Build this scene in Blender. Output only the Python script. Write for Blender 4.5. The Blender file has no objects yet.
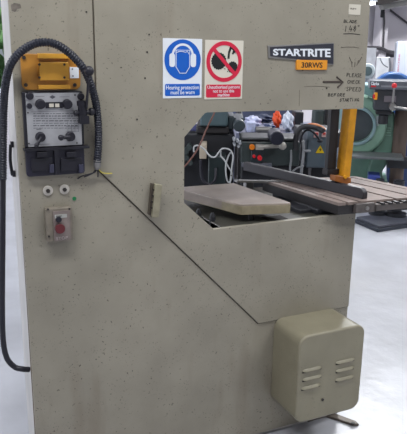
import bpy, bmesh, math, random
from mathutils import Vector, Matrix
random.seed(4)
SC = bpy.context.scene
COL = SC.collection
PI = math.pi

# ------------------------------------------------------------------ camera
R = Matrix(((0.9063335, -0.09490915, 0.41176673),
            (-0.42234422, -0.23482138, 0.87549088),
            (0.01359954, -0.96739401, -0.25291081)))
CAM = Vector((0.0, -2.0405, 1.6))
FPX = 623.0
cd = bpy.data.cameras.new('camera')
cam = bpy.data.objects.new('camera', cd)
COL.objects.link(cam)
cd.sensor_fit = 'HORIZONTAL'; cd.sensor_width = 36; cd.lens = FPX / 407 * 36
cd.clip_start = .02; cd.clip_end = 200
M = Matrix((( R[0][0], -R[0][1], -R[0][2], CAM.x),
            ( R[1][0], -R[1][1], -R[1][2], CAM.y),
            ( R[2][0], -R[2][1], -R[2][2], CAM.z), (0, 0, 0, 1)))
cam.matrix_world = M
SC.camera = cam

def ray(px, py): return R @ Vector((px - 203.5, py - 217, FPX))
FR = [0.0]
def FRAME(deg): FR[0] = math.radians(deg)     # machines further back stand turned in the room by this angle
def tow(v):
    v = Vector(v)
    if not FR[0]: return v
    return Matrix.Rotation(-FR[0], 3, 'Z') @ (v - CAM) + CAM
def P(px, py, y=0.0):
    d = ray(px, py)
    if FR[0]: d = Matrix.Rotation(FR[0], 3, 'Z') @ d
    return CAM + d * ((y - CAM.y) / d.y)
def Q(px, py, z=0.0):
    d = ray(px, py); return CAM + d * ((z - CAM.z) / d.z)

# ------------------------------------------------------------------ materials
def srgb(c):
    return tuple(((v / 255) / 12.92 if v / 255 <= .04045 else ((v / 255 + .055) / 1.055) ** 2.4) for v in c) + (1,)
_m = {}
def mat(name, rgb, rough=.5, metal=0.0, var=.12, scale=9, bump=0.0, emit=0.0, trans=0.0, chips=0.0, stretch=None, spec=.5):
    if name in _m: return _m[name]
    m = bpy.data.materials.new(name); m.use_nodes = True
    nt = m.node_tree; n = nt.nodes; l = nt.links
    b = n['Principled BSDF']
    b.inputs['Roughness'].default_value = rough
    b.inputs['Metallic'].default_value = metal
    b.inputs['Specular IOR Level'].default_value = spec
    c = srgb(rgb)
    tc = n.new('ShaderNodeTexCoord')
    mp = n.new('ShaderNodeMapping'); l.new(tc.outputs['Object'], mp.inputs['Vector'])
    if stretch: mp.inputs['Scale'].default_value = stretch
    nz = n.new('ShaderNodeTexNoise'); nz.inputs['Scale'].default_value = scale; nz.inputs['Detail'].default_value = 6
    l.new(mp.outputs['Vector'], nz.inputs['Vector'])
    rp = n.new('ShaderNodeValToRGB')
    rp.color_ramp.elements[0].position = .3; rp.color_ramp.elements[1].position = .7
    rp.color_ramp.elements[0].color = tuple(v * (1 - var) for v in c[:3]) + (1,)
    rp.color_ramp.elements[1].color = tuple(min(1, v * (1 + var)) for v in c[:3]) + (1,)
    l.new(nz.outputs['Fac'], rp.inputs['Fac'])
    out = rp.outputs['Color']
    if chips:
        for sc, th, wgt, sd in ((24, .075, .95, 0), (48, .13, .85, 3), (95, .17, .8, 7)):
            vo = n.new('ShaderNodeTexVoronoi'); vo.inputs['Scale'].default_value = sc
            wn = n.new('ShaderNodeTexNoise'); wn.inputs['Scale'].default_value = 140
            va = n.new('ShaderNodeVectorMath'); va.operation = 'MULTIPLY_ADD'
            l.new(wn.outputs['Color'], va.inputs[0]); va.inputs[1].default_value = (.02,) * 3
            l.new(tc.outputs['Object'], va.inputs[2]); l.new(va.outputs[0], vo.inputs['Vector'])
            r2 = n.new('ShaderNodeValToRGB')
            r2.color_ramp.elements[0].position = th * .7; r2.color_ramp.elements[0].color = (1, 1, 1, 1)
            r2.color_ramp.elements[1].position = th * 1.25; r2.color_ramp.elements[1].color = (0, 0, 0, 1)
            l.new(vo.outputs['Distance'], r2.inputs['Fac'])
            n2 = n.new('ShaderNodeTexNoise'); n2.inputs['Scale'].default_value = 5 + sd; n2.inputs['Detail'].default_value = 3
            l.new(tc.outputs['Object'], n2.inputs['Vector'])
            r3 = n.new('ShaderNodeValToRGB')
            r3.color_ramp.elements[0].position = .44; r3.color_ramp.elements[0].color = (0, 0, 0, 1)
            r3.color_ramp.elements[1].position = .62; r3.color_ramp.elements[1].color = (wgt * chips,) * 3 + (1,)
            l.new(n2.outputs['Fac'], r3.inputs['Fac'])
            mu = n.new('ShaderNodeMath'); mu.operation = 'MULTIPLY'
            l.new(r2.outputs['Color'], mu.inputs[0]); l.new(r3.outputs['Color'], mu.inputs[1])
            mx = n.new('ShaderNodeMix'); mx.data_type = 'RGBA'
            l.new(mu.outputs[0], mx.inputs['Factor']); l.new(out, mx.inputs['A'])
            mx.inputs['B'].default_value = srgb((58, 50, 42)); out = mx.outputs['Result']
        # vertical rusty drips
        m3 = n.new('ShaderNodeMapping'); m3.inputs['Scale'].default_value = (9, 9, 1.6)
        l.new(tc.outputs['Object'], m3.inputs['Vector'])
        n3 = n.new('ShaderNodeTexNoise'); n3.inputs['Scale'].default_value = 1; n3.inputs['Detail'].default_value = 5
        l.new(m3.outputs['Vector'], n3.inputs['Vector'])
        r4 = n.new('ShaderNodeValToRGB')
        r4.color_ramp.elements[0].position = .58; r4.color_ramp.elements[0].color = (0, 0, 0, 1)
        r4.color_ramp.elements[1].position = .78; r4.color_ramp.elements[1].color = (.38 * chips,) * 3 + (1,)
        l.new(n3.outputs['Fac'], r4.inputs['Fac'])
        mx = n.new('ShaderNodeMix'); mx.data_type = 'RGBA'
        l.new(r4.outputs['Color'], mx.inputs['Factor']); l.new(out, mx.inputs['A'])
        mx.inputs['B'].default_value = srgb((100, 82, 64)); out = mx.outputs['Result']
    l.new(out, b.inputs['Base Color'])
    if bump:
        bp = n.new('ShaderNodeBump'); bp.inputs['Strength'].default_value = bump; bp.inputs['Distance'].default_value = .01
        nb = n.new('ShaderNodeTexNoise'); nb.inputs['Scale'].default_value = scale * 3; nb.inputs['Detail'].default_value = 4
        l.new(mp.outputs['Vector'], nb.inputs['Vector'])
        l.new(nb.outputs['Fac'], bp.inputs['Height']); l.new(bp.outputs['Normal'], b.inputs['Normal'])
    if emit:
        l.new(out, b.inputs['Emission Color']); b.inputs['Emission Strength'].default_value = emit
    if trans:
        b.inputs['Transmission Weight'].default_value = trans; b.inputs['IOR'].default_value = 1.1
    _m[name] = m
    return m

paint = mat('olive grey machine paint', (148, 142, 128), .42, var=.12, scale=5, chips=1.0, bump=.05)
paint_side = mat('window lit side paint', (190, 186, 182), .35, var=.15, scale=14, stretch=(1, 1, .3))  # pale tone paints window light onto the machine's left side
paint_dark = mat('dark olive paint', (104, 103, 88), .45, var=.1, chips=.8)
guard_paint = mat('guard olive paint', (138, 132, 112), .38, var=.08, chips=.5)
seam_shade = mat('dark seam', (74, 66, 56), .8)
table_top_m = mat('worn tan table plate', (136, 124, 114), .35, .15, var=.18, scale=12, bump=.05)
table_iron = mat('ground cast iron', (134, 120, 114), .62, 0, var=.16, scale=14, bump=.05, spec=.25)
dark_iron = mat('dark cast iron', (44, 42, 44), .5, .2, var=.2)
slot_m = mat('slot shadow iron', (38, 33, 32), .8)
fence_m = mat('dark fence steel', (52, 49, 53), .45, .3, var=.15)
steel = mat('dull steel', (150, 148, 146), .35, .7, var=.15)
yellow = mat('yellow enamel', (216, 150, 26), .42, var=.14, scale=22, chips=.4)
amber = mat('amber enamel', (180, 124, 46), .4, var=.14, scale=18)
amber2 = mat('bright amber enamel', (204, 148, 50), .4, var=.1, scale=18)
black = mat('black plastic', (26, 25, 36), .45, var=.2)
black_cable = mat('black conduit plastic', (24, 27, 42), .45, var=.15)
chart = mat('engraved chart plate', (172, 172, 176), .4, .2, var=.1, scale=30)
chart_ink = mat('chart ink', (78, 78, 86), .6)
white = mat('white enamel', (226, 230, 236), .4, var=.03)
cream = mat('cream sticker', (204, 198, 184), .5, var=.05)
sign_blue = mat('safety blue', (14, 92, 190), .35, var=.03)
sign_red = mat('safety red', (206, 34, 66), .35, var=.03)
sign_black = mat('sign black', (24, 24, 26), .4)
navy = mat('nameplate navy grey', (46, 47, 58), .4, var=.08)
orange = mat('orange plate', (226, 148, 40), .4, var=.05)
ink = mat('marker ink', (28, 24, 24), .7, var=.2)
faint_ink = mat('rubbed marker ink', (92, 84, 76), .8, var=.2)
red_btn = mat('dull red button', (96, 34, 40), .4)
red_m = mat('red plastic', (200, 30, 40), .35)
green_dot_m = mat('green sticker', (22, 112, 66), .5)
concrete = mat('grey painted concrete floor', (179, 180, 187), .34, var=.12, scale=3.0, bump=.35)
wall_m = mat('pale painted wall', (196, 192, 198), .8, var=.04, scale=1.5)
ceil_m = mat('grey roof lining', (120, 122, 128), .9)
beam_m = mat('grey steel beam', (150, 150, 146), .6, .2)
dark_beam = mat('dark roof beam', (40, 36, 36), .7)
lamp_m = mat('lit tube', (240, 246, 255), .5, emit=14)
teal_dark = mat('dark teal machine paint', (48, 58, 64), .4, var=.15)
teal_mid = mat('teal machine paint', (72, 90, 96), .4, var=.12)
mach_black = mat('oily black machine', (30, 31, 37), .5, var=.25)
mach_grey = mat('grey green machine paint', (54, 63, 64), .4, var=.12)
box_grey = mat('blue grey enclosure', (86, 98, 108), .4, var=.08)
mint = mat('mint green machine paint', (132, 168, 148), .38, var=.1)
mint_dark = mat('sage green machine paint', (100, 134, 118), .42, var=.12)
sky_teal = mat('pale teal paint', (132, 160, 164), .45, var=.08)
blue_m = mat('blue painted metal', (38, 76, 128), .35, var=.1)
blue_crate_m = mat('blue plastic', (50, 66, 140), .5)
brown = mat('brown timber', (84, 70, 62), .7, var=.3, scale=20, stretch=(1, 1, .2))
lilac = mat('pale lilac wrapping', (172, 176, 206), .5, var=.25, scale=30)
navy_cloth = mat('navy cloth', (30, 40, 70), .8, var=.3, scale=20)
orange_bag_m = mat('orange bag', (232, 84, 34), .6, var=.12, scale=30)
copper = mat('pinkish brown rubber', (150, 108, 98), .5)
cable_white = mat('white flex', (176, 178, 180), .5)
screw_m = mat('dark screw', (54, 50, 48), .5, .3)
leaf = mat('leaf green', (120, 160, 100), .8, var=.5, scale=8)
glass = mat('window glass', (240, 250, 255), .03, trans=1, var=0)

# ------------------------------------------------------------------ mesh helpers
def wloc(o):
    v = Vector((0, 0, 0))
    while o: v += o.location; o = o.parent
    return v
class MB:
    def __init__(s): s.bm = bmesh.new()
    def _add(s, verts, faces):
        vs = [s.bm.verts.new(v) for v in verts]
        for f in faces:
            try: s.bm.faces.new([vs[i] for i in f])
            except ValueError: pass
        return s
    def box(s, a, b):
        x0, x1 = sorted((a[0], b[0])); y0, y1 = sorted((a[1], b[1])); z0, z1 = sorted((a[2], b[2]))
        v = [(x0,y0,z0),(x1,y0,z0),(x1,y1,z0),(x0,y1,z0),(x0,y0,z1),(x1,y0,z1),(x1,y1,z1),(x0,y1,z1)]
        return s._add(v, [(0,3,2,1),(4,5,6,7),(0,1,5,4),(1,2,6,5),(2,3,7,6),(3,0,4,7)])
    def prism(s, pts, y0, y1):            # xz outline pushed along y
        n = len(pts)
        v = [(p[0], y0, p[1]) for p in pts] + [(p[0], y1, p[1]) for p in pts]
        f = [tuple(range(n)), tuple(range(2*n-1, n-1, -1))] + [(i, i+n, (i+1) % n + n, (i+1) % n) for i in range(n)]
        return s._add(v, f)
    def slab(s, pts, z0, z1):             # xy outline pushed along z
        n = len(pts)
        v = [(p[0], p[1], z0) for p in pts] + [(p[0], p[1], z1) for p in pts]
        f = [tuple(range(n-1, -1, -1)), tuple(range(n, 2*n))] + [(i, (i+1) % n, (i+1) % n + n, i+n) for i in range(n)]
        return s._add(v, f)
    def ring(s, cx, cz, r0, r1, y0, y1, a0=0, a1=2*PI, n=40):   # annulus sector in xz
        full = abs(a1 - a0 - 2*PI) < 1e-4
        for i in range(n):
            A = a0 + (a1-a0)*i/n; B = a0 + (a1-a0)*(i+1)/n
            q = [(cx+r*math.cos(t), cz+r*math.sin(t)) for r, t in ((r0,A),(r1,A),(r1,B),(r0,B))]
            v = [(p[0], y0, p[1]) for p in q] + [(p[0], y1, p[1]) for p in q]
            f = [(0,1,2,3),(7,6,5,4),(1,5,6,2),(0,3,7,4)]
            if not full and i == 0: f.append((0,4,5,1))
            if not full and i == n-1: f.append((3,2,6,7))
            s._add(v, f)
        bmesh.ops.remove_doubles(s.bm, verts=s.bm.verts, dist=1e-6)
        return s
    def cyl(s, a, b, r, r2=None, n=20):
        a = Vector(a); b = Vector(b); d = (b - a); r2 = r if r2 is None else r2
        w = d.normalized(); u = w.cross(Vector((0,0,1)) if abs(w.z) < .9 else Vector((1,0,0))).normalized(); t = w.cross(u)
        v = []
        for c, rr in ((a, r), (b, r2)):
            for i in range(n):
                A = 2*PI*i/n; v.append(c + (u*math.cos(A) + t*math.sin(A))*rr)
        f = [tuple(range(n-1,-1,-1)), tuple(range(n, 2*n))] + [(i,(i+1)%n,(i+1)%n+n,i+n) for i in range(n)]
        return s._add(v, f)
    def ball(s, c, r, sc=(1,1,1)):
        c = Vector(c); U, W = 18, 10
        v = [c + Vector((0, 0, r*sc[2])), c - Vector((0, 0, r*sc[2]))]
        for j in range(1, W):
            for i in range(U):
                a, b = PI*j/W, 2*PI*i/U
                v.append(c + Vector((math.sin(a)*math.cos(b)*sc[0], math.sin(a)*math.sin(b)*sc[1], math.cos(a)*sc[2]))*r)
        f = [(0, 2+i, 2+(i+1) % U) for i in range(U)] + [(1, 2+(W-2)*U+(i+1) % U, 2+(W-2)*U+i) for i in range(U)]
        for j in range(W-2):
            for i in range(U):
                q = 2+j*U; f.append((q+i, q+U+i, q+U+(i+1) % U, q+(i+1) % U))
        return s._add(v, f)
    def tube(s, pts, r, n=12, smooth=6, ribs=0.0, pitch=.01):
        pts = [Vector(p) for p in pts]
        if smooth > 1: pts = catmull(pts, smooth)
        if ribs:
            # resample at half pitch and alternate the radius
            out = [pts[0]]; acc = 0; h = pitch/4
            for i in range(1, len(pts)):
                seg = pts[i]-pts[i-1]; L = seg.length; t = h-acc
                while t <= L: out.append(pts[i-1]+seg*(t/L)); t += h
                acc = L-(t-h)
            pts = out
        rings = []; ref = Vector((0, 1, 0.013))
        for i, p in enumerate(pts):
            d = (pts[min(i+1, len(pts)-1)] - pts[max(i-1, 0)]).normalized()
            u = d.cross(ref)
            if u.length < 1e-3: u = d.cross(Vector((1, 0, 0)))
            u.normalize(); t = d.cross(u)
            rr = r - (ribs if (i % 4) < 2 else 0)
            rings.append([s.bm.verts.new(p + (u*math.cos(2*PI*k/n) + t*math.sin(2*PI*k/n))*rr) for k in range(n)])
        for a, b in zip(rings, rings[1:]):
            for k in range(n): s.bm.faces.new((a[k], a[(k+1)%n], b[(k+1)%n], b[k]))
        s.bm.faces.new(rings[0][::-1]); s.bm.faces.new(rings[-1])
        return s
    def build(s, name, m, parent=None, bevel=0, smooth=False, label=None, top=None):
        bmesh.ops.recalc_face_normals(s.bm, faces=s.bm.faces)
        if FR[0]:
            for v in s.bm.verts: v.co = tow(v.co)
        me = bpy.data.meshes.new(name)
        if parent: off = wloc(parent)
        else:
            xs = [v.co for v in s.bm.verts]
            off = Vector(((min(v.x for v in xs)+max(v.x for v in xs))/2, (min(v.y for v in xs)+max(v.y for v in xs))/2, min(v.z for v in xs)))
        bmesh.ops.translate(s.bm, verts=s.bm.verts, vec=-off)
        s.bm.to_mesh(me); s.bm.free(); me.materials.append(m)
        o = bpy.data.objects.new(name, me); COL.objects.link(o)
        if parent: o.parent = parent
        else: o.location = off
        for p in me.polygons: p.use_smooth = smooth or bevel > 0
        if smooth or bevel > 0:
            try: me.set_sharp_from_angle(angle=math.radians(40))
            except Exception: pass
        if bevel > 0:
            md = o.modifiers.new('bevel', 'BEVEL'); md.width = bevel; md.segments = 3; md.limit_method = 'ANGLE'; md.angle_limit = .6
            md.harden_normals = False
        if label: o['label'] = label
        return o
def catmull(p, k):
    out = []
    for i in range(len(p)-1):
        a, b, c, d = p[max(i-1,0)], p[i], p[i+1], p[min(i+2,len(p)-1)]
        for j in range(k):
            t = j/k
            out.append(.5*((2*b)+(c-a)*t+(2*a-5*b+4*c-d)*t*t+(3*b-a-3*c+d)*t**3))
    out.append(p[-1]); return out
def rrect(x0, z0, x1, z1, r, n=6):
    o = []
    for cx, cz, a in ((x1-r, z1-r, 0), (x0+r, z1-r, 90), (x0+r, z0+r, 180), (x1-r, z0+r, 270)):
        for i in range(n+1):
            t = math.radians(a+90*i/n); o.append((cx+r*math.cos(t), cz+r*math.sin(t)))
    return o
def tag(o, label, cat, group=None, kind=None):
    if label: o['label'] = label
    if cat: o['category'] = cat
    if group: o['group'] = group
    if kind: o['kind'] = kind
    return o
def thing(name, loc, label, cat, group=None):
    o = bpy.data.objects.new(name, None); COL.objects.link(o); o.location = tow(loc); o.empty_display_size = .05
    return tag(o, label, cat, group)
def struct(o): o['kind'] = 'structure'; return o
def dup(o, parent=None, delta=None):
    c = o.copy(); COL.objects.link(c)
    if parent: c.parent = parent
    if delta is not None: c.location = o.location + Vector(delta)
    for ch in list(o.children): dup(ch, c)
    return c
def rect(px0, py0, px1, py1, y):        # photo rectangle -> x0,z0,x1,z1 on the plane at depth y
    mx, my = (px0+px1)/2, (py0+py1)/2
    return P(px0, my, y).x, P(mx, py1, y).z, P(px1, my, y).x, P(mx, py0, y).z
def blk(mb, px0, py0, px1, py1, y, depth, zb=None):
    x0, z0, x1, z1 = rect(px0, py0, px1, py1, y)
    if zb is not None: z0 = zb
    return mb.box((x0, y, z0), (x1, y+depth, z1))
def text(name, s, x0, z0, x1, z1, y, m, parent, bold=0.0, th=.0006, shear=0):
    cu = bpy.data.curves.new(name, 'FONT'); cu.body = s; cu.size = 1; cu.offset = bold; cu.shear = shear
    cu.align_x = 'CENTER'; cu.resolution_u = 3; cu.space_line = .85
    t = bpy.data.objects.new('tmp', cu); COL.objects.link(t)
    dg = bpy.context.evaluated_depsgraph_get(); dg.update()
    me = bpy.data.meshes.new_from_object(t.evaluated_get(dg)); bpy.data.objects.remove(t)
    xs = [v.co.x for v in me.vertices]; ys = [v.co.y for v in me.vertices]
    ax, bx, ay, by = min(xs), max(xs), min(ys), max(ys)
    bm = bmesh.new(); bm.from_mesh(me); bpy.data.meshes.remove(me)
    for v in bm.verts:
        v.co = Vector((x0+(v.co.x-ax)/(bx-ax)*(x1-x0), y, z0+(v.co.y-ay)/(by-ay)*(z1-z0)))
    r = bmesh.ops.extrude_face_region(bm, geom=bm.faces[:])
    bmesh.ops.translate(bm, verts=[g for g in r['geom'] if isinstance(g, bmesh.types.BMVert)], vec=(0, -th, 0))
    mb = MB(); mb.bm.free(); mb.bm = bm
    return mb.build(name, m, parent)

# ================================================================== SETTING
f = MB(); f.box((-4, -7, -.1), (11, 9, 0)); struct(f.build('floor', concrete))
WY = 7.0
w = MB()
wx0, wx1, wz0, wz1 = -.6, 1.35, 1.05, 2.5
w.box((-4, WY, 0), (wx0, WY+.2, 5)); w.box((wx1, WY, 0), (11, WY+.2, 5))
w.box((wx0, WY, 0), (wx1, WY+.2, wz0)); w.box((wx0, WY, wz1), (wx1, WY+.2, 5))
struct(w.build('wall_back', wall_m))
fr = MB()
for a, b in (((wx0, wz0), (wx1, wz0+.06)), ((wx0, wz1-.06), (wx1, wz1)), ((wx0, wz0), (wx0+.06, wz1)), ((wx1-.06, wz0), (wx1, wz1)), ((.37, wz0), (.43, wz1))):
    fr.box((a[0], WY+.04, a[1]), (b[0], WY+.12, b[1]))
win = struct(fr.build('window_1', white))
g = MB(); g.box((wx0+.03, WY+.075, wz0+.03), (wx1-.03, WY+.082, wz1-.03)); g.build('pane', glass, win)
w = MB()
w.box((-4.2, -7, 0), (-4, 9, 1.0)); w.box((-4.2, -7, 3.2), (-4, 9, 5)); w.box((-4.2, -7, 1), (-4, .2, 3.2)); w.box((-4.2, 6.4, 1), (-4, 9, 3.2))
struct(w.build('wall_left', wall_m))
w = MB(); w.box((11, -7, 0), (11.2, 9, 5)); struct(w.build('wall_right', wall_m))
w = MB(); w.box((-4.2, -7, 5), (11.2, WY+.2, 5.2)); struct(w.build('ceiling', ceil_m))
fr = MB()
for a, b in (((.2, 1.0), (6.4, 1.08)), ((.2, 3.12), (6.4, 3.2)), ((.2, 1), (.28, 3.2)), ((6.32, 1), (6.4, 3.2)), ((2.2, 1), (2.28, 3.2)), ((4.3, 1), (4.38, 3.2))):
    fr.box((-4.14, a[0], a[1]), (-4.06, b[0], b[1]))
win2 = struct(fr.build('window_2', white))
g = MB(); g.box((-4.104, .25, 1.04), (-4.098, 6.35, 3.16)); g.build('pane', glass, win2)
# steel column, roof beam
def pxcol(px, y, z0, z1, wdt, dep, mb):
    x = P(px, 50, y).x; mb.box((x-wdt/2, y, z0), (x+wdt/2, y+dep, z1))
c = MB(); pxcol(383, 6.75, 0, 2.58, .16, .2, c); struct(c.build('trim_1', wall_m, bevel=.01))
b = MB(); b.prism([(P(a_,b_,6.5).x, P(a_,b_,6.5).z) for a_, b_ in ((384,9.8),(440,-1.5),(440,-7),(382,4.8))], 6.5, 6.6)
struct(b.build('trim_2', beam_m, bevel=.01))
b = MB(); b.prism([(P(a_,b_,6.3).x, P(a_,b_,6.3).z) for a_, b_ in ((340,3),(377,3.2),(382,4.6),(440,-8.5),(440,-22),(340,-22))], 6.3, 6.46)
struct(b.build('trim_3', dark_beam))

# hedge outside the window
h = MB()
for i in range(130):
    c = Vector((random.uniform(-1.5, 2.2), random.uniform(8.6, 9.6), random.uniform(0, 2.2)))
    h.ball(c, random.uniform(.14, .26), (1, 1, .8))
tag(h.build('hedge', leaf), 'green hedge seen through the far left window', 'hedge', kind='stuff')

# ================================================================== BANDSAW
L, RT = .300, 1.664
ZT = 1.93
S = thing('bandsaw', (1.0, .1, 0), 'large olive grey vertical bandsaw with open throat, filling the foreground', 'bandsaw')
def arc(cx, cz, r, a0, a1, n=8):
    return [(cx+r*math.cos(math.radians(a0+(a1-a0)*i/n)), cz+r*math.sin(math.radians(a0+(a1-a0)*i/n))) for i in range(n+1)]
armx = P(364, 105).x - .010
TL_ = arc(L+.05, ZT-.05, .05, 90, 180, 5)
throat = [(RT, .963), (1.0, .960), (.876, 1.075), (.876, 1.314), (.955, 1.396), (.966, 1.3985), (armx, 1.396)]
topR = [(armx, 1.396)] + arc(armx-.006-.13, ZT-.13, .13, 0, 90)
g_ = .0016
# door (upper right) panel
door = [(.56+g_, ZT), (.56+g_, 1.215+g_), (1.209+g_, .537+g_), (RT, .537+g_)] + throat[:-1] + topR
base = TL_ + [(L+.004, 0.02), (RT-.004, 0.02), (RT, .537-g_), (1.209, .537-g_), (.56-g_, 1.215-g_), (.56-g_, ZT)]
MB().prism(base, -.004, .010).build('front_panel', paint, S)
MB().prism(door, -.010, .010).build('wheel_door', paint, S, bevel=.0012)
# frame shell
def inset(pts): return pts
sh = MB()
k = .004
col = [(L+k, ZT-.004), (L+k, 0), (.93, 0), (.93, .86), (.872, 1.0), (.876-k, 1.303), (.95, 1.402), (armx-k, 1.402)] + arc(armx-.006-.13-k, ZT-.13-k, .13, 0, 90)
sh.prism([(p[0], p[1]) for p in col], .010, .185)
sh.box((1.045, .010, 0), (RT-k, .185, .955))
sh.box((.92,.010,0),(1.05,.185,.86)); sh.build('frame', paint_side, S)
cb = MB(); cb.box((1.045, .012, 0), (RT-k-.001, .62, .957)); cb.build('lower_cabinet', mat('oily dark paint',(62,61,55),.45,var=.25,scale=8), S, bevel=.004)
sl = MB(); a = Q(264, 219, .956); sl.box((a.x, .03, .9565), (a.x+.09, .09, .9582)); sl.build('blade_slot', slot_m, S)
# door seam: dark strip paints the shade inside the gap
gs = MB()
gs.prism([(.56-.0023, ZT), (.56-.0023, 1.215-.0015), (1.209, .537-.0022), (RT, .537-.0022), (RT, .537+.0022), (1.209, .537+.0022), (.56+.0023, 1.215+.0015), (.56+.0023, ZT)], -.0042, .004)
gs.build('door_seam', seam_shade, S)
gs = MB(); gs.box((L+.0015, .008, 0.0), (L+.004, .016, ZT-.05)); gs.build('edge_seal', mat('brown seal',(104,84,62),.8), S)
# recessed seam in the base: dull line along the left side front edge
# latch on the side and handle
hd = MB(); a = P(9.5, 145, .09); b = P(10.5, 176, .09)
hd.tube([(L-.006, .10, a.z), (L-.010, .10, (a.z+b.z)/2), (L-.006, .10, b.z)], .0055, smooth=4)
hd.box((L-.006, .095, a.z-.01), (L+.004, .105, a.z+.01)); hd.box((L-.006, .095, b.z-.005), (L+.004, .11, b.z+.015))
hd.build('side_latch', black, S, smooth=True)

# door handle
T0, T1 = P(154, 182, -.012), P(152, 213, -.012)
hn = MB()
hn.prism([(P(151.2,181.5).x, P(151.2,181.5).z), (P(158.5,183).x, P(158.5,183).z), (P(155,215).x, P(155,215).z), (P(148,215).x, P(148,215).z)], -.040, -.026)
hnd = hn.build('door_handle', mat('bare cast handle', (150,144,122), .4, .2, var=.15, scale=40), S, bevel=.003)
hb0 = MB(); hb0.prism([(P(149.3,182.5).x, P(149.3,182.5).z), (P(155.5,183).x, P(155.5,183).z), (P(152.5,213).x, P(152.5,213).z), (P(146.5,213).x, P(146.5,213).z)], -.027, -.0098); hb0.build('handle_mount', mat('shaded mount', (84,76,66),.6), hnd)  # mount coloured dark and set left to paint the handle's shadow
nt = MB()
for yy in (190, 196, 202, 208):
    c = P(153.8-(yy-190)*.11, yy, -.0405); nt.cyl((c.x, -.0405, c.z), (c.x, -.030, c.z), .0026, n=10)
nt.build('handle_hole', slot_m, hnd)

# scattered screws, holes
sc0 = MB(); c = P(148, 34.6); sc0.cyl((c.x, -.012, c.z), (c.x, -.0095, c.z), .0028, n=12); sc0 = sc0.build('screw', screw_m, S)
for px, py in ((146,52),(144,78),(136,119),(86,12),(325,88),(301,70),(230,175)):
    q = P(px, py); d = q-c; dup(sc0, S, (d.x, .006 if px < 93 else 0, d.z))
# chipped paint patch at the top left
ch = MB(); pts = [(10.5,5),(14,3),(20,4),(21,8),(17,9),(15,12),(11.5,11)]
ch.prism([(P(*p).x, P(*p).z) for p in pts], -.0046, -.003); ch.build('paint_chip', mat('bare chipped patch', (108,100,92), .7, var=.35, scale=60), S)

# ---------------- control group on the left panel
def pr(px0, py0, px1, py1, y=0): return rect(px0, py0, px1, py1, y)
def plate(name, px, y0, y1, m, parent, r=.004, bevel=0, label=None):
    x0, z0, x1, z1 = pr(*px)
    return MB().prism(rrect(x0, z0, x1, z1, r), y0, y1).build(name, m, parent, bevel=bevel, label=label)
am = plate('amber_backplate', (20.5, 54, 79, 89.5), -.016, -.003, amber, S, r=.018, bevel=.002, label='amber cast backplate')
plate('bar', (36, 53.5, 68, 58.5), -.030, -.016, amber2, am, r=.002, bevel=.001)
plate('block', (37.5, 62, 66.5, 80), -.032, -.016, amber2, am, r=.002, bevel=.0015)
plate('bar', (37, 84.5, 68.5, 88.5), -.026, -.016, amber2, am, r=.002, bevel=.001)
pl = plate('label_plate', (68.5, 67, 77.5, 78), -.018, -.016, white, am, r=.001)
def studs(name, pts, y0, y1, r, m, par, n=12):
    for px, py in pts:
        c = P(px, py, y0); MB().cyl((c.x,y0,c.z),(c.x,y1,c.z),r,n=n).build(name, m, par)
studs('screw', ((24,57.5),(26,85),(75,85)), -.020, -.015, .0058, screw_m, am)
studs('screw', ((39.5,64.5),(39.5,77.5),(64.5,64.5),(64.5,77.5)), -.035, -.031, .0038, screw_m, am)
studs('screw', ((72.5,69),(73,76)), -.019, -.0175, .0022, screw_m, pl)

hb = plate('chart_housing', (22.5, 91, 82, 146), -.020, -.003, black, S, r=.006, bevel=.002)
cp = plate('speed_chart', (25.5, 92.5, 79.5, 145), -.0225, -.020, chart, hb, r=.002)
# engraved rows, boxes and small crest
cp2 = MB()
def row(px0, px1, py, h=.0011):
    a, b = P(px0, py), P(px1, py); cp2.box((a.x, -.0229, a.z-h/2), (b.x, -.0224, a.z+h/2))
yy = 113.0
random.seed(8)
while yy < 128:
    x = 32
    while x < 76:
        wd = random.uniform(1.5, 5); row(x, min(x+wd, 77), yy, .0016 if int(yy) % 5 else .0028); x += wd+.9
    yy += 2.4
for x in (66, 69.5, 73, 76.5):
    a, b = P(x, 121), P(x, 131); cp2.box((a.x-.0004, -.0229, b.z), (a.x+.0004, -.0224, a.z))
row(64, 77, 126, .0008); row(64, 77, 131, .0008); row(30, 76, 111.2, .0008)
row(34, 43, 96, .001); row(58, 68, 96.4, .001); row(28, 48, 144, .001)
a = P(51, 96.5); cp2.prism([(a.x-.010, a.z), (a.x, a.z+.006), (a.x+.010, a.z), (a.x, a.z-.006)], -.0229, -.0224)
row(35, 40, 128.5, .002)
cp2.build('engraving', chart_ink, cp)
wn = MB(); x0,z0,x1,z1 = pr(44, 101.5, 61, 107.5); wn.prism(rrect(x0,z0,x1,z1,.001), -.026, -.0224); 
wn = wn.build('gear_window', black, hb)
for a_, b_ in ((47.5,52),(53.5,57.5)): plate('window_flag', (a_, 103, b_, 106.5), -.0265, -.0258, cream, wn, r=.0005)
def knob(px, py, r, y=-.022, h=.018, name='knob', m=black, par=hb):
    c = P(px, py); k_ = MB(); k_.cyl((c.x, y, c.z), (c.x, y-h, c.z), r, r*.82, n=28); return k_.build(name, m, par, bevel=.0015)
for px, py, r in ((28.5,95.5,.0125),(28,105.5,.009),(79,96,.012)): knob(px, py, r, h=.012, name='cover_button')
for px, py in ((39,103.5),(65.5,103.5),(39,136),(68.5,135.5)): knob(px, py, .0165, name='selector_knob')
lv = MB(); a, b = P(39,136), P(33.5,143.5); lv.tube([(a.x,-.042,a.z),(b.x,-.048,b.z)], .0055, smooth=1); lv.ball((b.x,-.048,b.z), .0075); lv.build('selector_lever', black, hb, smooth=True)
lv = MB(); a, b = P(67,135.5), P(58,136); lv.tube([(a.x,-.042,a.z),(b.x,-.044,b.z)], .006, smooth=1); lv.ball((b.x,-.044,b.z), .0095); lv.build('selector_lever', black, hb, smooth=True)
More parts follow.
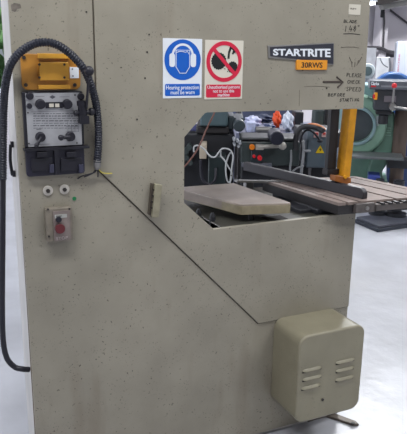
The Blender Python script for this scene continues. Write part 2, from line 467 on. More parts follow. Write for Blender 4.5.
studs('rivet', ((75,95),(77,143),(29,143.5),(28,112.8)), -.024, -.0222, .0025, screw_m, cp, 10)
# lower black trough unit
tr = MB(); x0,z0,x1,z1 = pr(25, 147.5, 83, 174); tr.prism(rrect(x0,z0,x1,z1,.010), -.022, -.003)
tr = tr.build('lower_housing', mat('dark indigo plastic', (34,33,50), .4, var=.15), S, bevel=.002)
plate('shelf_lip', (22.5, 146, 87, 148.5), -.034, -.002, black, tr, r=.001, bevel=.0008)
for dx in (0, 29):
    plate('finger_plate', (30+dx, 157, 51+dx, 169.5), -.028, -.022, black, tr, r=.003, bevel=.001)
    plate('catch', (35+dx, 150.5, 45+dx, 155.5), -.036, -.022, black, tr, r=.002, bevel=.0015)
    plate('thumb_bar', (47.5+dx, 163, 52+dx, 171), -.036, -.022, mat('faded indigo plastic', (56,56,76), .4), tr, r=.001, bevel=.001)
plate('divider', (52.5, 148.5, 57, 172.5), -.034, -.022, black, tr, r=.001, bevel=.001)
# clamp lever at right of the chart
cl = MB(); a, b = P(79,99.5), P(79.5,122); cl.cyl((a.x,-.042,a.z),(b.x,-.042,b.z),.014,n=20)
c = P(79,101); cl.cyl((c.x,-.042,c.z+.003),(c.x,-.042,c.z-.012),.0175,n=20)
a, b = P(73,112), P(90,110.5); cl.cyl((a.x,-.042,a.z),(b.x,-.042,b.z),.008,n=16); cl.ball((a.x,-.042,a.z),.0095); cl.ball((b.x-.006,-.042,b.z),.013)
c = P(80.5,108); cl.cyl((c.x,-.035,c.z),(c.x,-.003,c.z),.012,n=16)
c = P(80.5,118); cl.box((c.x-.014,-.058,c.z-.014),(c.x+.014,-.03,c.z+.012))
cl = cl.build('clamp', black, S, smooth=True)
rd = MB(); a, b = P(88.5,72,-.092), P(86.5,108,-.055); rd.tube([a, (a.x*.5+b.x*.5,-.076,(a.z+b.z)/2), b], .0042, smooth=3); rd.build('clamp_rod', black, cl, smooth=True)
rd = MB(); rd.ball(P(89,71,-.098), .0155); rd.build('ball_knob', black, cl, smooth=True)

# two white washers, green dot
wa = MB(); c = P(47.5,190.3); wa.cyl((c.x,-.008,c.z),(c.x,-.004,c.z),.0165,n=28); wa0 = wa.build('washer', mat('off white washer',(196,190,182),.5), S, bevel=.001)
wb = MB(); wb.cyl((c.x,-.014,c.z),(c.x,-.008,c.z),.0072,n=6); wb.build('bolt_head', screw_m, wa0)
d = P(64,189)-c; dup(wa0, S, (d.x,0,d.z))
c = P(74,198.3); MB().cyl((c.x,-.0058,c.z),(c.x,-.0038,c.z),.0068,n=18).build('green_dot', green_dot_m, S)

# start stop box
bx = plate('switch_box', (44.5, 206, 71, 239), -.030, -.003, mat('worn grey die cast box', (126,118,106), .45, .1, var=.2, scale=30), S, r=.005, bevel=.0025)
fp = plate('switch_face', (51.5, 208.5, 68, 238), -.034, -.030, mat('grey brown switch plate', (128,116,112), .45, var=.15, scale=30), bx, r=.002)
plate('legend', (52.5, 212, 64.5, 215.5), -.0352, -.034, mat('grey legend strip', (170,170,166), .5), bx, r=.001)
text('legend_text', 'START', *[pr(54, 213, 59.5, 214.6)[i] for i in (0,1,2,3)], -.0353, ink, bx)
c = P(58.5,219.3,-.034); MB().cyl((c.x,-.042,c.z),(c.x,-.033,c.z),.0095,n=22).build('start_button', black, bx, bevel=.001)
c = P(59.5,228,-.034); MB().cyl((c.x,-.048,c.z),(c.x,-.033,c.z),.0165,.015,n=28).build('stop_button', red_btn, bx, bevel=.0015)
x0,z0,x1,z1 = pr(54, 234, 65.5, 236.8); text('stop_text', 'STOP', x0,z0,x1,z1, -.0341, mat('worn white lettering',(196,184,180),.5), bx)
studs('screw', ((48,209.5),(69.5,209),(49,236.5),(70,236)), -.0335, -.029, .0035, screw_m, bx, 10)

# ---------------- safety signs
def sign(px, m_, nm, label):
    x0, z0, x1, z1 = pr(*px, -.010)
    return MB().prism(rrect(x0,z0,x1,z1,.002), -.0115, -.0098).build(nm, m_, S, label=label), x0, z0, x1, z1
sg, x0, z0, x1, z1 = sign((162.8, 38.5, 201.7, 98), white, 'hearing_protection_sign', 'blue and white hearing protection sign')
Y0 = -.0115
W = x1-x0; H = z1-z0; cx = (x0+x1)/2; cz = z0+H*.645
MB().ring(cx, cz, 0, W*.465, Y0-.0006, Y0, n=56).build('blue_disc', sign_blue, sg)
hp = MB(); u = W/.148
cz2 = cz+.006*u
hp.ring(cx, cz2+.008*u, .034*u, .042*u, Y0-.0012, Y0-.0006, math.radians(5), math.radians(175), n=26)
for s_ in (-1, 1):
    hp.prism(rrect(cx+s_*.040*u-.0105*u, cz2-.030*u, cx+s_*.040*u+.0105*u, cz2+.016*u, .009*u), Y0-.0014, Y0-.0006)
hp.build('ear_defenders', white, sg)
fc = MB()
fc.prism([(cx-.027*u, cz2+.028*u), (cx-.027*u, cz2-.030*u), (cx-.012*u, cz2-.052*u), (cx+.012*u, cz2-.052*u), (cx+.027*u, cz2-.030*u), (cx+.027*u, cz2+.028*u)], Y0-.0016, Y0-.0006)
fc.build('face_outline', white, sg)
fc = MB()
fc.prism([(cx-.0245*u, cz2+.026*u), (cx-.0245*u, cz2-.029*u), (cx-.011*u, cz2-.0495*u), (cx+.011*u, cz2-.0495*u), (cx+.0245*u, cz2-.029*u), (cx+.0245*u, cz2+.026*u)], Y0-.0020, Y0-.0010)
fc.build('face', sign_blue, sg)
hr = MB(); hr.tube([(cx-.024*u,Y0-.002,cz2+.019*u),(cx-.008*u,Y0-.002,cz2+.023*u),(cx+.010*u,Y0-.002,cz2+.020*u),(cx+.016*u,Y0-.002,cz2+.024*u),(cx+.022*u,Y0-.002,cz2+.014*u)], .0011, n=6, smooth=3)
hr.build('hair_line', white, sg)
MB().prism(rrect(x0+.007, z0+.008*u, x1-.007, z0+.049*u, .005), Y0-.0006, Y0).build('caption_panel', sign_blue, sg)
text('caption', 'Hearing protection\nmust be worn', x0+.011, z0+.013*u, x1-.011, z0+.044*u, Y0-.0006, white, sg, bold=.008)

sg, x0, z0, x1, z1 = sign((204.6, 40.2, 242.6, 99), mat('cream white sign', (214,208,194), .4, var=.03), 'prohibition_sign', 'red and white unauthorised persons sign')
W = x1-x0; H = z1-z0; cx = (x0+x1)/2; cz = z0+H*.64; u = W/.148
def gear(cx, cz, r, n, y0, y1):
    pts = []
    for i in range(n):
        for t, rr in ((0, r), (.5, r*.90)):
            a = 2*PI*(i+t)/n; pts.append((cx+rr*math.cos(a), cz+rr*math.sin(a)))
    return pts
gm = MB(); gm.prism(gear(cx-.021*u, cz+.002*u, .030*u, 20, 0, 0), Y0-.0008, Y0); gm.prism(gear(cx+.033*u, cz-.019*u, .021*u, 14, 0, 0), Y0-.0008, Y0)
hx, hz = cx+.012*u, cz+.010*u
gm.prism([(hx, hz), (hx+.002*u, hz+.022*u), (hx+.010*u, hz+.044*u), (hx+.020*u, hz+.046*u), (hx+.030*u, hz+.030*u), (hx+.031*u, hz+.019*u), (hx+.026*u, hz+.020*u), (hx+.022*u, hz+.014*u), (hx+.017*u, hz+.016*u), (hx+.021*u, hz+.028*u), (hx+.015*u, hz+.033*u), (hx+.009*u, hz+.018*u), (hx+.008*u, hz)], Y0-.0008, Y0)
gm.cyl((hx-.009*u, Y0-.0008, hz-.034*u), (hx-.009*u, Y0, hz-.034*u), .0022, n=8); gm.cyl((hx+.002*u, Y0-.0008, hz-.043*u), (hx+.002*u, Y0, hz-.043*u), .0022, n=8)
gm.build('hand_and_cutters', sign_black, sg)
rg = MB(); rg.ring(cx, cz, .055*u, .0685*u, Y0-.0012, Y0, n=56)
dd = .0065*u; q = .058*u*.7071
rg.prism([(cx-q-dd*.7, cz+q-dd*.7), (cx+q-dd*.7, cz-q-dd*.7), (cx+q+dd*.7, cz-q+dd*.7), (cx-q+dd*.7, cz+q+dd*.7)], Y0-.0014, Y0)
rg.build('red_ring', sign_red, sg)
MB().prism(rrect(x0+.006, z0+.006*u, x1-.006, z0+.050*u, .006), Y0-.0006, Y0).build('caption_panel', sign_red, sg)
text('caption', 'Unauthorised persons\nnot to use this\nmachine', x0+.011, z0+.009*u, x1-.011, z0+.047*u, Y0-.0006, white, sg, bold=.006)

# ---------------- name plate
def pz(px, py, y=-.012): v = P(px, py, y); return (v.x, v.z)
o1 = [pz(267.6,45.6), pz(333.8,42.6), pz(333.3,64.5), pz(328.5,65), pz(297,60.5), pz(268.2,58)]
npl = MB().prism(o1, -.014, -.0098).build('name_plate', steel, S, bevel=.0006, label='dark maker name plate')
o2 = [pz(269.6,47.2), pz(333.2,43.6), pz(332.9,64), pz(328,63.5), pz(297,59.2), pz(270,56.2)]
MB().prism(o2, -.0148, -.0138).build('name_field', navy, npl)
a = P(272.5, 56.6, -.0148); b = P(331.5, 48.5, -.0148)
# wedge-shaped lettering: letters grow to the right
tx = text('name_lettering', 'STARTRITE', 0, 0, 1, 1, 0, white, npl, bold=.035)
off = wloc(npl)
for v in tx.data.vertices:
    w_ = v.co + off; t = w_.x; s_ = w_.z
    px = 273 + t*57.5
    top = 48.9 - t*0.3; bot = 55.4 + t*2.0
    v.co = P(px, bot + (top-bot)*s_, -.0148) + Vector((0, w_.y, 0)) - off
op = MB().prism(rrect(*pr(296.5, 60.0, 327, 69.8, -.016), .003), -.018, -.0098).build('model_plate', orange, S, bevel=.0008, label='orange model number plate')
x0,z0,x1,z1 = pr(301.5, 62.3, 322.5, 67.8, -.018); text('model_lettering', '30RWS', x0,z0,x1,z1, -.018, sign_black, op, bold=.02)
# paper sticker
st = plate('paper_sticker', (347, 4.5, 358.7, 14.8), -.0112, -.0098, cream, S, r=.001)
x0,z0,x1,z1 = pr(350.5, 8, 356, 9.6, -.011); text('sticker_text', 'RM', x0,z0,x1,z1, -.0112, faint_ink, st)

# ---------------- marker handwriting (stroke letters)
G = {'A':[[(0,0),(.45,1),(.9,0)],[(.2,.4),(.72,.4)]], 'B':[[(0,0),(.05,1),(.55,.9),(.6,.65),(.1,.52),(.7,.4),(.65,.08),(0,0)]],
 'C':[[(.7,.85),(.4,1),(.08,.6),(.15,.12),(.5,0),(.75,.18)]], 'D':[[(0,0),(.05,1),(.55,.85),(.75,.4),(.4,.02),(0,0)]],
 'E':[[(.65,1),(.05,.95),(0,.02),(.65,0)],[(.03,.5),(.5,.55)]], 'F':[[(.65,1),(.05,.95),(0,0)],[(.03,.5),(.5,.55)]],
 'G':[[(.7,.85),(.4,1),(.08,.6),(.15,.1),(.55,0),(.75,.4),(.45,.42)]], 'H':[[(0,1),(0,0)],[(.65,1),(.65,0)],[(0,.5),(.65,.52)]],
 'I':[[(.2,1),(.15,0)]], 'K':[[(0,1),(0,0)],[(.65,1),(.05,.45),(.7,0)]], 'L':[[(.05,1),(0,.02),(.6,0)]],
 'N':[[(0,0),(.05,1),(.6,0),(.65,1)]], 'O':[[(.35,1),(.02,.6),(.15,.05),(.55,.05),(.7,.6),(.35,1)]],
 'P':[[(0,0),(.05,1),(.6,.9),(.6,.55),(.05,.45)]], 'R':[[(0,0),(.05,1),(.6,.9),(.6,.6),(.05,.48),(.65,0)]],
 'S':[[(.65,.9),(.3,1),(.05,.75),(.6,.35),(.45,.02),(0,.1)]], 'T':[[(0,.95),(.75,1)],[(.38,1),(.33,0)]],
 '1':[[(.25,1),(.15,0)]], '4':[[(.35,1),(.05,.35),(.75,.38)],[(.55,.65),(.5,0)]],
 '8':[[(.5,.95),(.15,.75),(.6,.35),(.35,.0),(.08,.3),(.6,.75),(.5,.95)]], '.':[[(.1,.05),(.16,.0)]], '"':[[(.1,1),(.08,.8)],[(.35,1),(.33,.8)]]}
def write(name, s, px0, py0, px1, py1, h, r, m_=ink, y=-.0102):
    mb = MB(); n = len(s)
    random.seed(sum(map(ord, s)))
    for i, chh in enumerate(s):
        for stq in G.get(chh, []):
            pts = []
            for u_, v_ in stq:
                t = (i + u_*.95 + v_*.12)/n
                px = px0+(px1-px0)*t+random.uniform(-.12,.12); py = py0+(py1-py0)*t+h*(1-v_)+random.uniform(-.12,.12)
                pts.append(P(px, py, y))
            mb.tube(pts, r, n=5, smooth=1)
    return mb.build(name, m_, S)
write('handwriting', 'BLADE.', 343.8, 19.6, 360, 20.4, 2.9, .0012)
write('handwriting', '148"', 344.6, 25.8, 361.5, 25.2, 6.0, .0014)
mb = MB(); mb.tube([P(343.3,33.9,-.0102), P(352,33.7,-.0102), P(360,34.6,-.0102)], .0013, n=5); mb.build('underline', ink, S)
write('handwriting', 'PLEASE', 346.8, 73.0, 362.3, 73.8, 3.6, .0012)
write('handwriting', 'CHECK', 347.2, 80.0, 360.8, 80.4, 3.3, .0012)
write('handwriting', 'SPEED', 346.3, 86.8, 361.8, 87.4, 4.0, .0012)
write('handwriting', 'BEFORE', 328.0, 93.2, 345.8, 93.4, 3.1, .0012)
write('handwriting', 'STARTING', 339.8, 98.6, 359.5, 98.2, 3.0, .0012)
mb = MB()
mb.tube([P(322.8,81.8,-.0102), P(341.5,81.8,-.0102)], .0036, n=6, smooth=1)
mb.tube([P(336.5,76.8,-.0102), P(343,82,-.0102), P(337.5,87.6,-.0102)], .0036, n=6, smooth=1)
mb.build('drawn_arrow', mat('brown marker', (66,56,52), .7), S)
mb = MB()
for q in (((349.3,57),(351,61),(352.5,63)), ((351.5,62),(352,67)), ((361.7,57),(359.5,61),(356.5,65.5)), ((359,60),(357.5,62.5)), ((355,62),(354.7,67))):
    mb.tube([P(a_, b_, -.0102) for a_, b_ in q], .0014, n=5, smooth=2)
mb.build('drawn_mark', faint_ink, S)
mb = MB()
mb.tube([P(304,86.6,-.0102), P(318,86.2,-.0102), P(330,87.2,-.0102)], .0011, n=5); mb.tube([P(341,47.5,-.0102), P(352,47,-.0102), P(359,48,-.0102)], .0011, n=5)
mb.tube([P(299.5,90,-.0102), P(299.2,106,-.0102)], .0009, n=5)
mb.build('scuff', mat('scuffed paint', (112,104,92), .7), S)

# ---------------- motor guard
gx0, gx1, gz0, gz1 = 1.286, 1.603, .163, .545
mg = MB(); n = 8
for (yy0, yy1) in ((-.2, .0),):
    mg.prism(rrect(gx0, gz0, gx1, gz1, .042, 8), yy0, -.002)
mg = mg.build('motor_guard', guard_paint, S, bevel=.007, label='louvred motor guard box')
def louver(px0, px1, py0, py1):
    a = P(px0, py0, -.2); b = P(px1, py1, -.2); z = (a.z+b.z)/2
    m_ = MB(); nseg = 10; h = .0115; d = .008
    rings = []
    for i in range(nseg+1):
        t = i/nseg; sxx = a.x+(b.x-a.x)*t; k_ = min(1, math.sin(PI*t)*2.5+.02)
        rings.append([(sxx, -.2005, z+h*.55*k_), (sxx, -.2-d*.45*k_, z+h*.35*k_), (sxx, -.2-d*k_, z-h*.35*k_), (sxx, -.2-d*.9*k_, z-h*.5*k_), (sxx, -.2005, z-h*.45*k_)])
    vs = [[m_.bm.verts.new(p) for p in r_] for r_ in rings]
    for A, B in zip(vs, vs[1:]):
        for i in range(4): m_.bm.faces.new((A[i], A[i+1], B[i+1], B[i]))
    m_.build('louver', guard_paint, mg, smooth=True)
    s_ = MB(); s_.box((a.x+.004, -.2012, z-h*.85), (b.x-.004, -.2, z-h*.42)); s_.build('louver_slot', slot_m, mg)
for a_ in ((301.5,322,371.5,366.5),(301.5,322,380,375),(300.5,320.5,388.5,384.5),(335,355,363.5,358),(335,354.5,371.5,366.5),(334.5,354,380.5,375.5)):
    louver(a_[0], a_[1], a_[2]-0, a_[3]-0)
c = P(322.5, 399.5, -.2); MB().cyl((c.x,-.2025,c.z),(c.x,-.1985,c.z),.006,.005,n=10).build('guard_screw', screw_m, mg)
# floor foot under the right corner
a = Q(354.5, 423.5, .006); b = Q(330, 415, .006)
ft = MB(); dv = Vector((a.x-b.x, a.y-b.y)).normalized(); nv = Vector((-dv.y, dv.x))*.022
ft.slab([(b.x-nv.x-dv.x*.12, b.y-nv.y-dv.y*.12), (a.x-nv.x*.7, a.y-nv.y*.7), (a.x+dv.x*.02, a.y+dv.y*.02), (a.x+nv.x*.7, a.y+nv.y*.7), (b.x+nv.x-dv.x*.12, b.y+nv.y-dv.y*.12)], 0, .012)
ft.box((b.x-.12, b.y+.0, 0), (b.x-.02, b.y+.03, .05))
ft.build('levelling_foot', mat('worn foot iron', (104,96,88), .5, .2), S, bevel=.002)
c = Vector((a.x-.012, a.y-.004, 0)); 
MB().cyl((c.x,c.y,.011),(c.x,c.y,.016),.009,n=12).build('foot_bolt', screw_m, S)

# ---------------- small front table
ZT1 = 1.03
tb = MB()
q = [(1.02,.45), (1.318,.44), (1.350,.012), (1.340,.002)]
cr = [(1.170,.043), (1.150,.047), (1.141,.060), (1.134,.080)]
tb.slab(q+cr, ZT1-.040, ZT1)
tbo = tb.build('small_table', table_top_m, S, bevel=.003, label='thick tan rectangular side table')
rim = MB(); qi = [(1.022,.447), (1.316,.437), (1.349,.0115), (1.3395,.0015), (1.171,.0425), (1.1505,.0465), (1.1415,.0595), (1.1345,.0795)]
rim.slab([(x, y-.0016) for x, y in qi], ZT1-.041, ZT1-.006)
rim.build('table_edge', mat('tan painted edge', (134,124,100), .45, var=.15, scale=30, chips=.6), tbo, bevel=.001)
for px, yq in ((198.5, .20), (212.5, .12)):
    t = P(px, 216, yq); c = MB()
    c.cyl((t.x, t.y, .862), (t.x, t.y, ZT1-.056), .012, n=16); c.cyl((t.x, t.y, ZT1-.056), (t.x, t.y, ZT1-.040), .012, .006, n=16)
    c.build('support_post', mach_black, S)
t = P(251, 217, .08); MB().cyl((t.x, t.y, .955), (t.x, t.y, ZT1-.040), .012, n=14).build('support_post', dark_iron, S, smooth=True)
cb = MB(); cb.box((.90, .19, .80), (1.04, .35, .862)); cb.build('post_bracket', dark_iron, S)

# ---------------- main table
def lerp(a, b, t): return (a[0]+(b[0]-a[0])*t, a[1]+(b[1]-a[1])*t)
FL, FR_, BR, BL = (1.526,-.070), (2.05,-.112), (1.955,.372), (1.478,.455)
def tp(u_, v_):
    a = lerp(FL, FR_, u_); b = lerp(BL, BR, u_); return lerp(a, b, v_)
mt = MB(); us = [0, .075, .10, .50, .53, .70, .73, 1.0]
pieces = [(0,.06),(.085,.17),(.195,.50),(.53,.70),(.73,.90),(.92,1.0)]
for u0, u1 in pieces: mt.slab([tp(u0,0), tp(u1,0), tp(u1,1), tp(u0,1)], ZT1-.012, ZT1)
mto = mt.build('saw_table', table_iron, S, label='slotted cast iron saw table')
mb = MB(); mb.slab([tp(.002,.004), tp(.998,.004), tp(.998,.996), tp(.002,.996)], ZT1-.050, ZT1-.0118); mb.build('table_casting', dark_iron, mto)
# front rail with scale blocks
rl = MB(); a, b = tp(.10, -.03), tp(1.0, -.03); 
def along(mb, u0, u1, v0, v1, z0, z1): mb.slab([tp(u0,v0), tp(u1,v0), tp(u1,v1), tp(u0,v1)], z0, z1)
along(rl, .13, .30, -.035, 0.0, ZT1-.045, ZT1-.006); along(rl, .30, 1, -.05, 0.0, ZT1-.04, ZT1-.012)
rl = rl.build('front_rail', mat('grey rail steel', (92,86,84), .45, .3, var=.2, scale=30), mto, bevel=.002)
for i in range(9):
    m_ = MB(); along(m_, .34+i*.07, .375+i*.07, -.055, 0, ZT1-.016, ZT1-.007); m_.build('rail_block', dark_iron, mto)
c = Vector((*tp(.225, -.036), ZT1-.026)); MB().cyl((c.x, c.y-.006, c.z), (c.x, c.y+.004, c.z), .008, n=14).build('rail_bolt', steel, mto)
# trunnion under the table
tn = MB(); tn.box((1.50, .04, .955), (1.66, .4, ZT1-.05)); tn.box((1.44, .08, .945), (1.62, .34, .975)); tn.build('trunnion', mach_black, S, bevel=.006)
# fence
fe = MB(); fb = Q(243,170.5,ZT1); ff = Q(363,199.5,ZT1)
d = Vector((ff.x-fb.x, ff.y-fb.y, 0)).normalized(); n_ = Vector((-d.y, d.x, 0))*.028
hgt = .044
prof = [(0,0),(1,0),(1,.6),(.985,.9),(.965,1),(0,1)]
A = [fb + (ff-fb)*t + Vector((0,0,hgt*s_)) for t, s_ in prof]
B = [v + n_ for v in A]; n = len(A)
fe._add([tuple(v) for v in A+B], [tuple(range(n)), tuple(range(2*n-1,n-1,-1))]+[(i,i+n,(i+1)%n+n,(i+1)%n) for i in range(n)])
fe.build('rip_fence', fence_m, S, bevel=.004, label='long dark steel fence')
ba = MB(); a = Q(236,180,ZT1+.004); b = Q(286,181,ZT1+.004)
ba.slab([(a.x,a.y-.012),(b.x,b.y-.012),(b.x,b.y+.02),(a.x,a.y+.02)], ZT1-.006, ZT1+.004); ba.box((a.x+.05, a.y-.01, .96), (a.x+.09, a.y+.02, ZT1-.006)); ba.build('guide_bar', steel, S, bevel=.001)
# blade guard + guide post
gy = .10
x0, z0, x1, z1 = rect(345.5, 108, 356.5, 180, gy)
xc = (x0+x1)/2; wd = .0195
wd = .0175; sh_ = -.014
def gpr(m_, a, b, ya, yb): m_.prism([(xc+a+sh_,1.078),(xc+b+sh_,1.078),(xc+b,1.43),(xc+a,1.43)], ya, yb)
yg = MB(); gpr(yg, -wd, wd, gy-.004, gy); gpr(yg, wd-.004, wd, gy, gy+.05); gpr(yg, -wd, -wd+.004, gy, gy+.05)
ygo = yg.build('blade_guard', yellow, S, bevel=.0015, label='yellow blade guard')
mb = MB(); mb.prism([(xc-.085,1.084),(xc-.03,1.066),(xc+.0,1.070),(xc+.0,1.092),(xc-.03,1.098),(xc-.085,1.108)], gy-.02, gy+.02); mb.build('guide_block', mat('rusty orange guide', (140,82,30), .5, var=.25, scale=30), ygo, bevel=.003)
mb = MB(); c = P(345, 177, gy-.022); mb.cyl((c.x, gy-.028, c.z), (c.x, gy-.018, c.z), .008, n=14); mb.build('guide_bolt', yellow, ygo, bevel=.001)
bl = MB(); bl.box((xc-.006, gy+.02, .95), (xc-.002, gy+.045, 1.45)); bl.build('blade', steel, S)
x0, _, x1, _ = rect(329.5, 110, 338, 170, .14)
po = MB(); po.box((x0, .14, 1.10), (x1, .165, 1.46)); po.box((x0-.006,.13,1.10),(x1+.045,.17,1.125)); po.build('guide_post', dark_iron, S, bevel=.003)

# ---------------- conduit
pts = [(2.5,345,.05),(2.0,300,.05),(2.3,240,.05),(2.8,180,.05),(3.0,140,.05),(3.5,110,.03),(5.0,88,0),(8.5,70,-.03),(14,59,-.05),(24,49.3,-.06),(38,42.8,-.065),(55,44,-.07),(71,54.5,-.07),(84,69.5,-.065),(92,88,-.055),(96.3,106,-.04),(98.2,125,-.03),(98.4,145,-.025),(97.3,162,-.022)]
pts = [P(*p) for p in pts]
cv = MB(); cv.tube(pts[3:], .0132, n=12, smooth=8, ribs=.0018, pitch=.0085)
cd_ = cv.build('flexible_conduit', black_cable, S, smooth=False)
mb = MB(); low = [P(2.95,172,.05), P(2.6,240,.05), P(2.2,300,.05), P(3,338,.05), P(6.5,357,.05), P(14,366.5,.05), P(22,369,.04), P(29,369.5,.045)]
mb.tube(low, .0098, n=12, smooth=8); mb.build('power_cable', black, S, smooth=True)
fg = MB(); a, b = P(97.3,160,-.022), P(97,167,-.02); fg.cyl(a, b, .013, n=14); fg.cyl(b, P(97,169.5,-.02), .009, n=12); fg.build('cable_gland', steel, S, bevel=.001)
wr = MB(); wr.tube([P(97.5,168,-.018), P(95,172,-.016), P(90,174,-.014), P(82,176,-.012), P(77.5,179,-.012)], .0022, n=6); wr.tube([P(96.5,168,-.018), P(93,173,-.02), P(88,175.5,-.018), P(84,177,-.016)], .0022, n=6)
wr.tube([P(97.5,168,-.018), P(98,173,-.016), P(98,177,-.014)], .0022, n=6)
wr.build('loose_wire', black, S)
wr = MB(); wr.tube([P(98,168.5,-.018), P(102,172.5,-.016), P(107,173.5,-.016), P(112,173.3,-.014)], .0018, n=6); wr.build('loose_wire', mat('yellow wire', (196,184,80), .5), S, label='yellow loose wire')

# ================================================================== BACKGROUND
def simple(name, mb, m, label, cat, bevel=0, smooth=False, group=None):
    return tag(mb.build(name, m, bevel=bevel, smooth=smooth), label, cat, group)

# ---- brown hose hanging behind the throat (near)
hz = MB(); hz.tube([P(217,106,.24), P(213,116,.24), P(207,128,.24), P(202,140,.24), P(197,150,.24), P(190,160,.24), P(183,167.5,.24), P(174,172,.24)], .0035, n=8)
hz.build('hanging_hose', copper, S, smooth=True, label='thin pinkish brown hose')

FRAME(26)
# ---- dark milling machine on the left of the throat
def floor_thing(name, px, py, y, label, cat, group=None):
    p = P(px, py, y); return thing(name, (p.x, y+.2, 0), label, cat, group)
T = floor_thing('milling_machine', 215, 150, 1.5, 'dark milling machine with teal head, left in the throat opening', 'machine')
m_ = MB(); blk(m_, 178, 132, 234, 176, 1.6, .45, 0); m_.build('column', mach_black, T, bevel=.02)
m_ = MB(); blk(m_, 200, 106, 228, 126.5, 1.55, .45); m_.build('head', teal_mid, T, bevel=.012, label='teal head box')
m_ = MB(); blk(m_, 196, 126.5, 229, 134, 1.58, .45); m_.build('slide', dark_iron, T, bevel=.01)
m_ = MB(); blk(m_, 233, 118, 244, 129, 1.62, .3); c = P(238.5,124,1.6); m_.cyl((c.x,1.5,c.z),(c.x,1.9,c.z),.034); blk(m_, 228, 116, 234, 130, 1.6, .3)
m_.build('drive_motor', teal_dark, T, bevel=.008)
m_ = MB(); blk(m_, 208, 156, 226, 190, 1.45, .15, .3); m_.build('front_door', mat('oily dark teal door', (36,46,48), .4, var=.15), T, bevel=.008)
m_ = MB(); blk(m_, 199.5, 145, 206.5, 159, 1.42, .18); m_.build('switch_box', mat('beige switch', (170,158,142), .5), T, bevel=.004, label='beige switch box')
m_ = MB()
for px, py in ((186,152),(189,148),(186,158),(190,163)):
    c = P(px,py,1.5); m_.cyl((c.x,1.5,c.z),(c.x,1.62,c.z),.016)
m_.build('control_knob', mach_grey, T, smooth=True)
m_ = MB(); m_.tube([P(201,160,1.40),P(201,170,1.40),P(203,180,1.40),P(209,184,1.40),P(215,180,1.40),P(216,168,1.42)], .008, n=8); m_.build('hose', black, T, smooth=True)
# purple-blue cloth-like parts and pale wall panel behind at upper left
m_ = MB(); blk(m_, 190, 127, 201, 131.5, 1.75, .15); c = P(196,129,1.7); m_.ball(c, .04, (1.3,1,.6)); 
m_.build('wrapped_part', mat('indigo wrapped part', (72,74,120), .6, var=.3, scale=40), T, bevel=.01)
# handles: valve cluster
m_ = MB()
for px, py in ((234,139.5),(237.5,141),(234.5,144.5),(238.5,146),(240,143)):
    c = P(px,py,1.35); m_.cyl((c.x,1.33,c.z),(c.x,1.41,c.z),.0075,.009,n=12)
c0, c1 = P(232,138,1.47), P(242,148,1.47); m_.build('valve_cluster', mat('bright valve caps', (168,172,180), .3, .4), T, smooth=False)

# white flex loops
wf = MB(); wf.tube([P(194,152,1.36),P(194,147,1.36),P(198,145.5,1.36),P(204,149,1.36),P(210,156,1.36),P(215,157,1.36),P(219,152,1.36),P(223,148.5,1.36),P(230,150,1.36),P(233,156,1.36),P(232,166,1.36),P(231,176,1.36),P(230,186,1.36),P(231,196,1.36)], .0045, n=8)
wf.tube([P(221,151,1.38),P(221,156,1.38),P(225,161,1.38),P(229,168,1.38),P(232,173,1.38),P(231,180,1.38),P(228,182,1.38),P(226,174,1.38),P(226,164,1.38),P(229,155,1.38),P(232,152,1.36)], .0045, n=8)
simple('cable_loop', wf, cable_white, 'white flex looped in front of the dark milling machine', 'cable', smooth=True)

# ---- grey-green lathe
T = floor_thing('metal_lathe', 270, 150, 1.5, 'grey green lathe with orange button, centre of the throat opening', 'lathe')
m_ = MB(); blk(m_, 240.5, 141, 300, 166, 1.40, .25); m_.build('headstock', mach_grey, T, bevel=.012)
m_ = MB(); blk(m_, 240.5, 138, 299, 141, 1.39, .25); m_.build('headstock_lid', mat('charcoal lid', (40,42,46), .45), T, bevel=.008)
m_ = MB(); blk(m_, 240.5, 160, 301, 190, 1.42, .22, 0); m_.build('plinth', mach_black, T, bevel=.01)
m_ = MB(); blk(m_, 300, 132, 343, 200, 1.75, .4, 0); m_.build('bed', mach_black, T, bevel=.01)
c = P(252,147,1.38); MB().cyl((c.x,1.365,c.z),(c.x,1.41,c.z),.015,n=20).build('indicator_button', mat('orange button', (216,120,24), .35), T, bevel=.002, label='orange button')
m_ = MB(); blk(m_, 251, 150.5, 263, 163, 1.385, .03); m_.build('button_panel', teal_dark, T, bevel=.004)
c = P(259.5,157.5,1.37); 
m_ = MB(); m_.cyl((c.x,1.34,c.z),(c.x,1.40,c.z),.0125,n=20); m_.cyl((c.x-.03,1.36,c.z+.006),(c.x-.03,1.40,c.z+.006),.009,n=14); m_.build('stop_button', red_m, T, bevel=.002, label='red button')
m_ = MB(); blk(m_, 241.5, 163.5, 272, 167.5, 1.36, .05); m_.build('ledge', mat('grey steel ledge', (104,106,116), .4, .3), T, bevel=.003)
m_ = MB(); a, b = P(258,147,1.35), P(281,145.8,1.35); m_.cyl(a, b, .0115, n=14); m_.ball(P(282.5,146,1.345), .022, (1,.7,1)); m_.box((a.x-.012,1.34,a.z-.014),(a.x+.03,1.365,a.z+.014))
m_.build('lever_arm', mat('pale worn lever', (164,160,154), .4, .3), T, smooth=True, label='pale steel lever')
c = P(276,137,1.3); MB().cyl((c.x,1.24,c.z),(c.x,1.42,c.z),.037,n=30).build('chuck', mat('dark blue chuck', (30,32,46), .4, .2), T, bevel=.006)
m_ = MB(); a, b = P(273,143,1.32), P(275.5,143,1.32); m_.box((a.x,1.33,a.z-.01),(b.x,1.37,a.z+.01)); m_.build('bolt', steel, T)
m_ = MB(); m_.tube([P(291,150,1.38),P(291,160,1.38),P(290,170,1.38),P(291,185,1.38)], .006, n=8); m_.tube([P(292,172,1.3),P(297,168,1.3),P(304,166,1.3)], .005, n=8)
m_.build('coolant_pipe', mat('grey pipe', (130,132,136), .4), T, smooth=True)

